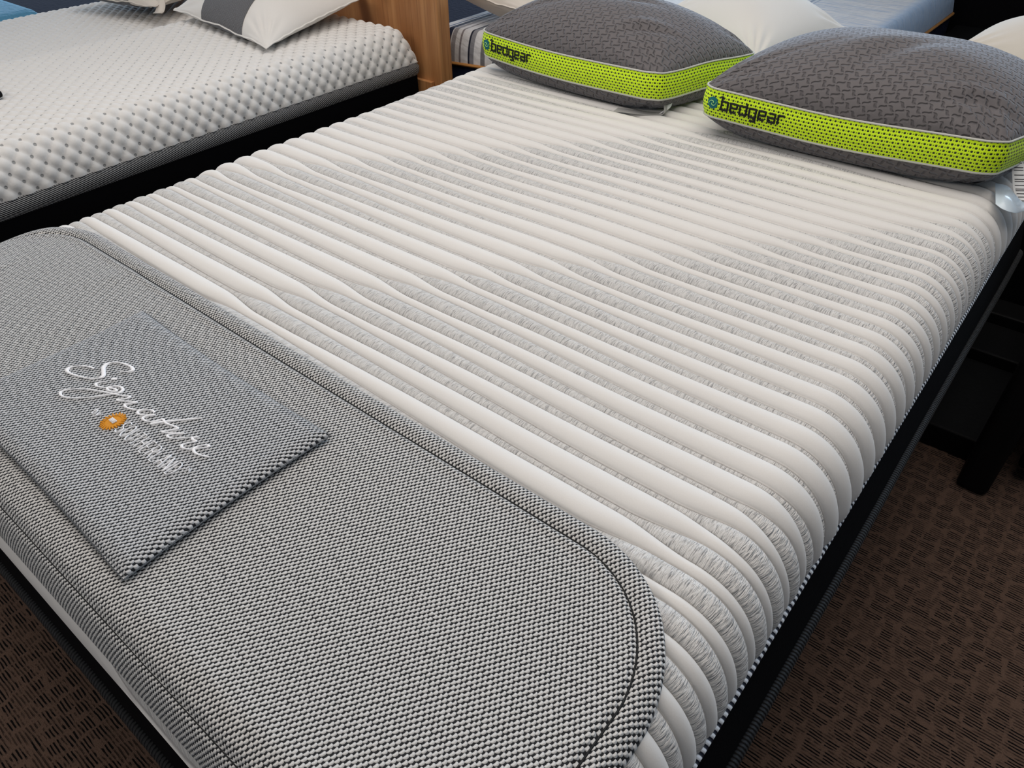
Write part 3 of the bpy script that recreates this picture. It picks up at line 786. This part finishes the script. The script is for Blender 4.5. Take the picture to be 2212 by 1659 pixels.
    link('brand_lettering', join_meshes('brand_lettering', parts), M_ink, p)['label'] = 'black embroidered lettering'
    cx_, cy_l = .0245, (zt - zb) * .54
    dv = np.array([[(cx_ + r * math.cos(a) * (1 + .04 * math.sin(9 * a)), cy_l + r * 1.12 * math.sin(a) * (1 + .04 * math.sin(9 * a))) for r in (.0004, .006, .0125)] for a in np.linspace(0, 2 * np.pi, 41)])
    link('logo_disc', quads_mesh('logo_disc', on_gusset(dv.reshape(-1, 2), .0014), grid_faces(41, 3)), M_teal, p)['label'] = 'teal round embroidered logo'
    sw = []
    for a0 in (0, math.pi):
        P = [(cx_ + (.0008 + .0082 * t_) * math.cos(a0 + 3.6 * t_), cy_l + (.0008 + .0090 * t_) * math.sin(a0 + 3.6 * t_)) for t_ in np.linspace(0.05, 1, 18)]
        sw.append(ribbon(on_gusset(P, .0026), nf, np.linspace(.0018, .0009, 18)))
    link('logo_swirl', join_meshes('logo_swirl', sw), M_limethread, p)['label'] = 'pale green swirl of the logo'
    return p

def strip(name, path, widthvec, mat, parent, label=None, thick=.0008, n=6):
    C = catmull(np.array(path, float), n); Wv = catmull(np.array(widthvec, float), n) if np.ndim(widthvec) > 1 else np.broadcast_to(np.array(widthvec, float), C.shape)
    T = np.gradient(C, axis=0); Nn = np.cross(T, Wv); Nn /= np.linalg.norm(Nn, axis=1, keepdims=True) + 1e-12
    V = np.stack([C - Wv / 2, C + Wv / 2, C + Wv / 2 + Nn * thick, C - Wv / 2 + Nn * thick, C - Wv / 2], 1); V[:, :, 2] += H
    o = link(name, quads_mesh(name, V, grid_faces(len(C), 5)), mat, parent, False)
    if label: o['label'] = label
    return o

P1 = gusset_pillow('pillow', 'a', [(-1.585, 1.775), (-.945, 1.735), (-.845, 2.125), (-1.50, 2.18)], .058, .126, .118,
                   'grey pillow with lime mesh band, nearest the wooden headboard post', 5, dents=((-.25, -.30, .75, .35, .07, .011), (.05, -.10, .5, .30, .08, .009), (.62, -.55, .9, .25, .05, .008)), droops=(0, 0, -.014, 0))
P2 = gusset_pillow('pillow', 'b', [(-.812, 1.712), (-.150, 1.752), (-.062, 2.15), (-.745, 2.20)], .058, .126, .124,
                   'grey pillow with lime mesh band at the right edge of the ribbed mattress', 11, dents=((.05, -.35, 1.25, .40, .09, .008), (.72, -.72, .5, .22, .05, .008)), droops=(0, 0, 0, 0))
strip('care_label', [(-.965, 1.80, .060), (-.948, 1.80, .040), (-.936, 1.782, .018), (-.955, 1.766, .0150), (-1.00, 1.748, .0145), (-1.056, 1.728, .0160)],
      [(0.0, .022, .003)] * 6, M_lightlabel, P1, 'grey care label folded under the corner')
strip('care_label', [(-.952, 1.835, .062), (-.945, 1.818, .045), (-.937, 1.796, .026), (-.944, 1.778, .016)], [(.010, .016, .004)] * 4, M_tag, P1, 'white care label')
strip('care_label', [(-.150, 1.800, .062), (-.152, 1.815, .040), (-.172, 1.812, .024), (-.190, 1.803, .020)], [(.004, .03, -.002)] * 4, M_greytag, P2, 'grey folded label')
t1 = strip('care_label', [(-.148, 1.850, .064), (-.128, 1.868, .060), (-.112, 1.850, .040), (-.100, 1.832, .022), (-.086, 1.815, .010), (-.060, 1.800, -.004)],
      [(-.022, -.016, 0)] * 6, M_tag, P2, 'white care label with rows of print')
pr_ = []
for k in range(14):
    f = k / 13
    c0 = catmull(np.array([(-.148, 1.850, .064), (-.128, 1.868, .060), (-.112, 1.850, .040), (-.100, 1.832, .022), (-.086, 1.815, .010), (-.060, 1.800, -.004)]), 6)
    i = 4 + int(f * 22); q = c0[i] + np.array([0, 0, H + .0012])
    q0 = q - np.array([-.022, -.016, 0]) * .36; q1 = q + np.array([-.022, -.016, 0]) * .36
    pr_.append(ribbon(np.linspace(q0, q1, 3), np.array([.3, -.4, .86]), .0014))
link('label_print', join_meshes('label_print', pr_), M_greytag, t1)['label'] = 'grey rows of print'
inn = np.array([(-.146, 1.829, .020), (-.121, 1.828, .020), (-.093, 1.800, .012), (-.079, 1.810, .004), (-.063, 1.877, -.004)])
out_ = np.array([(-.122, 1.726, .018), (-.105, 1.717, .015), (-.083, 1.726, .010), (-.070, 1.767, .002), (-.051, 1.820, -.008)])
strip('plastic_tag', (inn + out_) / 2, inn - out_, M_plastic, P2, 'pale blue translucent tag')

# ------------------------------------------------------------------ plain pillows
def plain_pillow(name, corners, zc, Ht, Hb, mat, label, seed, group=None, band=None, bmat=None, zfloor=.004, slack=.10, ptag=None):
    C = np.array(corners, float); zc = np.array(zc, float); ctr = C.mean(0)
    p = empty(name, (ctr[0], ctr[1], H), label, 'pillow', group)
    n = 110; g = np.linspace(-1, 1, n); g = np.sign(g) * (1 - (1 - np.abs(g)) ** 1.25)
    Ug, Vg = np.meshgrid(g, g, indexing='ij')
    def bil(u, v, A):
        a, b = (u + 1) / 2, (v + 1) / 2
        return np.stack([(1 - a) * (1 - b), a * (1 - b), a * b, (1 - a) * b], -1) @ A
    def pos(u, v):
        uq = u * (1 - slack * (1 - v * v) ** 1.0 * .6) ; vq = v * (1 - slack * (1 - u * u) * .6)
        return bil(uq, vq, C)
    def surf(u, v, top, off=0.0):
        P = pos(u, v); dome = (np.clip(1 - np.abs(u) ** 2.2, 0, 1) * np.clip(1 - np.abs(v) ** 2.2, 0, 1)) ** .62
        wr = .004 * fnoise(u, v, seed, 4.2) * dome
        for su, sv in ((-1, -1), (1, -1), (1, 1), (-1, 1)):
            du, dv = u - su, v - sv; rad = np.hypot(du, dv); an = np.arctan2(dv, du)
            wr = wr + .0035 * np.sin(an * 19 + seed + su) * np.exp(-((rad - .3) / .2) ** 2) * np.clip(dome * 3, 0, 1)
        zs = bil(u, v, zc) + .003 * np.sin(u * 9 + seed) * (np.abs(v) > .98) 
        if top: z = zs + Ht * dome + wr + off
        else: z = np.maximum(zs - Hb * dome + wr, zfloor) - off
        return np.stack([P[..., 0], P[..., 1], z + H], -1)
    nT = n * n; A = surf(Ug, Vg, True); B = surf(Ug, Vg, False)
    link('cover', quads_mesh('cover', np.vstack([A.reshape(-1, 3), B.reshape(-1, 3)]), np.vstack([grid_faces(n, n), grid_faces(n, n, flip=True, base=nT)])), mat, p)
    m = 60; s = np.linspace(-1, 1, m, endpoint=False)
    loop = np.concatenate([np.stack([s, -np.ones(m)], 1), np.stack([np.ones(m), s], 1), np.stack([-s, np.ones(m)], 1), np.stack([-np.ones(m), -s], 1)])
    L3 = surf(loop[:, 0], loop[:, 1], True); L3[:, 2] += .0010 * np.sin(np.arange(len(L3)) * .9)
    link('seam', tube_mesh('seam', L3, .0030, 6, True), mat, p)
    if band:
        u0, u1, tilt = band
        a = np.linspace(0, 1, 30); b = np.linspace(-1, 1, n); b = np.sign(b) * (1 - (1 - np.abs(b)) ** 1.25)
        Au, Bv = np.meshgrid(a, b, indexing='ij'); Uu = u0 + (u1 - u0) * Au + tilt * Bv
        T = surf(Uu, Bv, True, .003); Bt = surf(Uu, Bv, False, .002)
        Lb = np.concatenate([T, Bt[:, ::-1]], 1)
        uvb = np.stack([np.repeat((a * .2)[:, None], Lb.shape[1], 1), np.repeat(np.linspace(0, 1.2, Lb.shape[1])[None], 30, 0)], -1)
        link('wrap_band', quads_mesh('wrap_band', Lb, grid_faces(*Lb.shape[:2]), uvb), bmat, p)['label'] = 'grey mesh wrap band'
    return p

# ------------------------------------------------------------------ left diamond quilted mattresses
def diamond_mattress(x0, x1, y0, y1, label, cell=(.050, .046), ztop=0.0, seed=1, band=True):
    r, rz = .060, .118
    p = empty('mattress', ((x0 + x1) / 2, (y0 + y1) / 2, H - .26), label, 'mattress', 'diamond quilted split mattresses')
    th = np.linspace(0, np.pi / 2, 26); side = r * (1 - np.cos(th))
    # arc parameter so that diamonds keep their size down the side
    xs = np.concatenate([x0 + side, np.arange(x0 + r, x1 - r, .0058)[1:], (x1 - side)[::-1]])
    def dz(d): 
        q = np.clip(1 - d / r, 0, 1); return 1 - np.sqrt(1 - q ** 2)
    zx = np.maximum(dz(xs - x0), dz(x1 - xs))
    arc = np.concatenate([[0], np.cumsum(np.hypot(np.diff(xs), rz * np.diff(zx)))])
    ys = np.concatenate([y0 + side, np.arange(y0 + r, y1 - r, .0058)[1:], (y1 - side)[::-1]])
    zy = np.maximum(dz(ys - y0), dz(y1 - ys))
    X, Y = np.meshgrid(xs, ys, indexing='ij'); ZX, ZY = np.meshgrid(zx, zy, indexing='ij')
    Z = -rz * (1 - (1 - ZX) * (1 - ZY)) + ztop
    U = np.repeat((arc / cell[0])[:, None], len(ys), 1); V = np.repeat((ys / cell[1])[None], len(xs), 0)
    a = U + V; b = U - V
    puff = (np.abs(np.sin(np.pi * a)) * np.abs(np.sin(np.pi * b))) ** .48
    P = np.stack([X, Y, Z], -1)
    nx_ = np.clip((X - (x1 - r)) / r, 0, 1) - np.clip(((x0 + r) - X) / r, 0, 1); ny_ = np.clip((Y - (y1 - r)) / r, 0, 1) - np.clip(((y0 + r) - Y) / r, 0, 1)
    N = np.stack([nx_, ny_, np.sqrt(np.clip(1 - nx_ ** 2, 0, 1)) * np.sqrt(np.clip(1 - ny_ ** 2, 0, 1)) + .03], -1); N /= np.linalg.norm(N, axis=-1, keepdims=True)
    P = P + N * (.0098 * puff)[..., None]; P[..., 2] += .003 * fnoise(X, Y, seed, 6.0) * (Z > -.05) + H
    # uv lattice : seam crossings at integer / half-integer
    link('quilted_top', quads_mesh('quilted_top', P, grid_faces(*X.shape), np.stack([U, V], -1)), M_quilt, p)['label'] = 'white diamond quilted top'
    q = lambda e, z: rect_loop(x0 - e, x1 + e, y0 - e, y1 + e, .01, H + z + ztop)
    loft('ribbon_band', [q(.004, -rz - .045), q(.010, -rz - .034), q(.011, -rz - .012), q(.004, -rz)], M_band, p, label='dark band with thin diagonal stripes')
    loft('border', [q(-.01, -.345 - ztop), q(.004, -.325 - ztop), q(.004, -rz - .043)], M_black, p, label='black border')
    return p
LX1 = -2.135
diamond_mattress(-2.949, LX1, -.25, 2.03, 'white diamond quilted mattress beside the black gap, under the white and grey pillow', seed=2)
diamond_mattress(-3.745, -2.976, -.25, 2.03, 'white diamond quilted mattress farthest left, beyond the split', seed=6, ztop=-.045)
lb = empty('bed_foundation', (-2.95, .9, 0), 'black fabric base under the two diamond quilted mattresses', 'bed base')
box('frame', (-3.73, -.23, .04), (LX1 + .002, 2.01, H - .347), M_black, lb, .01)
for x_ in (-3.6, -2.3):
    for y_ in (-.1, 1.8): box('leg', (x_ - .03, y_ - .03, 0), (x_ + .03, y_ + .03, .05), M_leather, lb)

plain_pillow('pillow', [(-2.93, 1.555), (-2.275, 1.490), (-2.365, 2.00), (-2.97, 1.985)], [.045, .028, .078, .06], .115, .06, M_white,
             'white pillow with a wide grey band, beside the wooden headboard', 14, None, (-.46, .42, -.06), M_greyband, zfloor=.014)
pp = plain_pillow('pillow', [(-3.56, 1.45), (-3.075, 1.555), (-3.15, 1.99), (-3.66, 1.96)], [.035, .035, .06, .06], .10, .05, M_tan,
             'cream pillow with a dark grey band at the top left, on the far quilted mattress', 17, None, (-.75, .38, 0.0), M_greyband, zfloor=-.030)
strip('strap', [(-3.10, 1.60, .060), (-3.075, 1.585, .035), (-3.06, 1.565, .018), (-3.045, 1.545, .016)], [(.030, .020, 0)] * 4, M_tan, pp, 'cream fabric strap', .002)

# remote control lying on the quilt, cut by the left frame edge
rc = empty('remote_control', (-2.59, .73, H + .012), 'small black handheld control at the left edge on the diamond quilt', 'remote control')
box('casing', (-2.70, .705, H + .012), (-2.517, .752, H + .032), M_leather, rc, .008)
box('button', (-2.560, .720, H + .031), (-2.545, .735, H + .034), M_greytag, rc, .001)

# ------------------------------------------------------------------ wooden headboard
hb = empty('headboard', (-2.95, 2.08, 0), 'brown wooden headboard and post behind the diamond quilted bed', 'headboard')
box('post', (-2.170, 2.062, 0), (-2.035, 2.124, H + .50), M_wood, hb, .004)
box('panel', (-3.80, 2.076, H - .24), (-2.172, 2.109, H + .44), M_wood, hb, .003)
box('rail_block', (-2.168, 2.044, .18), (-2.075, 2.0615, H - .185), M_wood, hb, .002)
box('post', (-3.93, 2.062, 0), (-3.802, 2.124, H + .50), M_wood, hb, .004)

# ------------------------------------------------------------------ striped bed behind
SX0, SX1, SY0, SY1 = -2.215, -.770, 2.165, 4.13
sb = empty('mattress', (-1.5, 3.1, H - .2), 'blue and white striped mattress with tan piping, behind the lime pillows', 'mattress')
def near_y(x): return SY0 + .10 * np.clip((x - SX0) / .5, 0, 1)
r, rz = .045, .115
th = np.linspace(0, np.pi / 2, 16); side = r * (1 - np.cos(th))
xs = np.concatenate([SX0 + side, np.linspace(SX0 + r, SX1 - r, 120)[1:-1], (SX1 - side)[::-1]])
v_ = np.concatenate([side, np.linspace(r, SY1 - SY0 - r, 120)[1:-1], (SY1 - SY0 - side)[::-1]])
def dz(d, r=.045):
    q = np.clip(1 - d / r, 0, 1); return 1 - np.sqrt(1 - q ** 2)
zx = np.maximum(dz(xs - SX0), dz(SX1 - xs)); zy = np.maximum(dz(v_), dz(SY1 - SY0 - v_))
X, Vv = np.meshgrid(xs, v_, indexing='ij'); ZX, ZY = np.meshgrid(zx, zy, indexing='ij')
Y = near_y(X) * (1 - Vv / (SY1 - SY0)) + SY1 * Vv / (SY1 - SY0)
Z = -.030 - rz * (1 - (1 - ZX) * (1 - ZY)) + .004 * fnoise(X, Y, 41, 10)
link('quilted_top', quads_mesh('quilted_top', np.stack([X, Y, Z + H], -1), grid_faces(*X.shape)), M_ticking, sb)['label'] = 'white top with navy and grey stripes'
def sloop(e, z):
    l = rect_loop(SX0 - e, SX1 + e, SY0 - e, SY1 + e, .02, H + z)
    f = np.clip((SY1 - l[:, 1]) / (SY1 - SY0), 0, 1); l[:, 1] += .10 * np.clip((l[:, 0] - SX0) / .5, 0, 1) * f; return l
link('piping', tube_mesh('piping', sloop(.005, -.149), .0065, 8, True), M_piping_orange, sb)['label'] = 'tan piping'
sbb = empty('bed_foundation', (-1.5, 3.1, 0), 'dark navy upholstered base under the striped mattress', 'bed base')
loft('upholstery', [sloop(-.03, -H + .02), sloop(.0, -H + .04), sloop(.004, -.30), sloop(0, -.155), sloop(-.05, -.152)], M_navy, sbb)
plain_pillow('pillow', [(-2.25, 2.31), (-1.66, 2.20), (-1.60, 2.68), (-2.20, 2.78)], [.085, .060, .05, .07], .10, .10, M_tan,
             'cream pillow on the striped mattress, beside the wooden post', 23, 'plain pillows on the striped mattress', zfloor=-.012)
plain_pillow('pillow', [(-1.40, 2.52), (-.905, 2.25), (-.825, 2.82), (-1.33, 2.98)], [.05, .03, .035, .05], .125, .07, M_white,
             'plain white pillow between the two grey and lime pillows', 29, 'plain pillows on the striped mattress', zfloor=-.012)

# ------------------------------------------------------------------ right-hand bed behind
rb = empty('mattress', (.3, 3.2, H - .2), 'white quilted mattress at the top right corner', 'mattress')
xs = np.linspace(-.450, 1.1, 130); ys = np.linspace(2.42, 4.15, 130)
X, Y = np.meshgrid(xs, ys, indexing='ij')
Z = -.20 * dz(X + .450, .06) - .2 * dz(Y - 2.42, .06) + .006 * np.abs(np.sin(X * 22 + .5 * np.sin(Y * 9))) * np.abs(np.sin(Y * 24)) + .004 * fnoise(X, Y, 51, 14)
link('quilted_top', quads_mesh('quilted_top', np.stack([X, Y, Z + H], -1), grid_faces(*X.shape)), M_white, rb)
box('core', (-.445, 2.425, H - .26), (1.1, 4.15, H - .05), M_white, rb, .02)
rbb = empty('bed_foundation', (.3, 3.2, 0), 'black base of the bed at the top right', 'bed base')
box('frame', (-.43, 2.44, .0), (1.08, 4.13, H - .262), M_black, rbb, .01)
plain_pillow('pillow', [(-.475, 2.62), (.12, 2.47), (.15, 2.93), (-.440, 2.97)], [.055, .05, .05, .06], .12, .07, M_tan,
             'cream white pillow at the right edge, on the white quilted mattress', 33, zfloor=.012)
# black upholstered headboard closing the gap
hb2 = empty('headboard', (-.1, 4.3, 0), 'black upholstered headboard behind the gap at the top right', 'headboard')
box('panel', (-1.6, 4.22, 0), (1.3, 4.32, H + .45), M_black, hb2, .02)
ns_ = empty('gap_block', (-.61, 3.7, 0), 'black block added to blacken the gap between the striped bed and the right bed', 'gap_block')  # block added only so the gap between the beds reads black
box('block_body', (-.745, 3.05, 0), (-.475, 4.2, .42), M_leather, ns_, .01)
box('top', (-.75, 3.03, .42), (-.47, 4.21, .45), M_leather, ns_, .005)
# navy bed, far behind the headboard, and blue mattress at far left
nb_ = empty('bed_foundation', (-3.3, 3.4, 0), 'navy upholstered bed base behind the wooden headboard', 'bed base')
box('upholstery', (-4.45, 2.30, 0), (-2.36, 4.3, H - .16), M_navy, nb_, .03)
bb = empty('mattress', (-4.9, .7, H - .2), 'bright blue mattress in the top left corner', 'mattress')
box('cover', (-5.6, -.3, H - .35), (-3.98, 1.49, H - .08), M_bluequilt, bb, .05)
box('border', (-5.58, -.28, H - .36), (-4.0, 1.47, H - .33), M_navy, bb)
bbb = empty('bed_foundation', (-4.9, .7, 0), 'navy base under the bright blue mattress', 'bed base')
box('frame', (-5.55, -.25, 0), (-4.05, 1.44, H - .362), M_navy, bbb)

nv_ = empty('storage_bench', (-4.8, 1.9, 0), 'dark navy bench beyond the bright blue mattress, top left corner', 'bench')
box('upholstery', (-5.6, 1.56, 0), (-3.99, 2.25, H - .16), M_navy, nv_, .02)

# ------------------------------------------------------------------ dark furniture and added shade slab on the floor at right
ds = empty('bench', (.5, 2.0, 0), 'black bench standing in the dark beside the ribbed mattress', 'bench')
box('seat', (.095, 1.75, .36), (1.5, 2.38, .44), M_leather, ds, .02)
box('side_panel', (.080, 1.76, .0), (.120, 2.38, .38), M_black, ds, .01)
box('front_panel', (.150, 1.755, .05), (1.48, 1.79, .37), M_black, ds, .01)
box('leg', (.050, 1.655, 0), (.120, 1.76, .40), M_leather, ds, .015)
box('leg', (1.40, 1.66, 0), (1.48, 1.76, .40), M_leather, ds, .015)
fl = empty('dark_floor_boards', (.02, 2.2, 0), 'low black boards on the floor between the ribbed mattress and the bench, front one added as dark shade', 'box')
box('dark_board', (-.10, 1.765, .0), (.07, 2.125, .07), M_leather, fl, .006)  # flat black slab added to stand in for shadow on the carpet
box('dark_board', (-.10, 2.13, .0), (.07, 2.30, .10), M_leather, fl, .006)
box('dark_board', (-.10, 2.305, .0), (.07, 2.40, .13), M_leather, fl, .006)
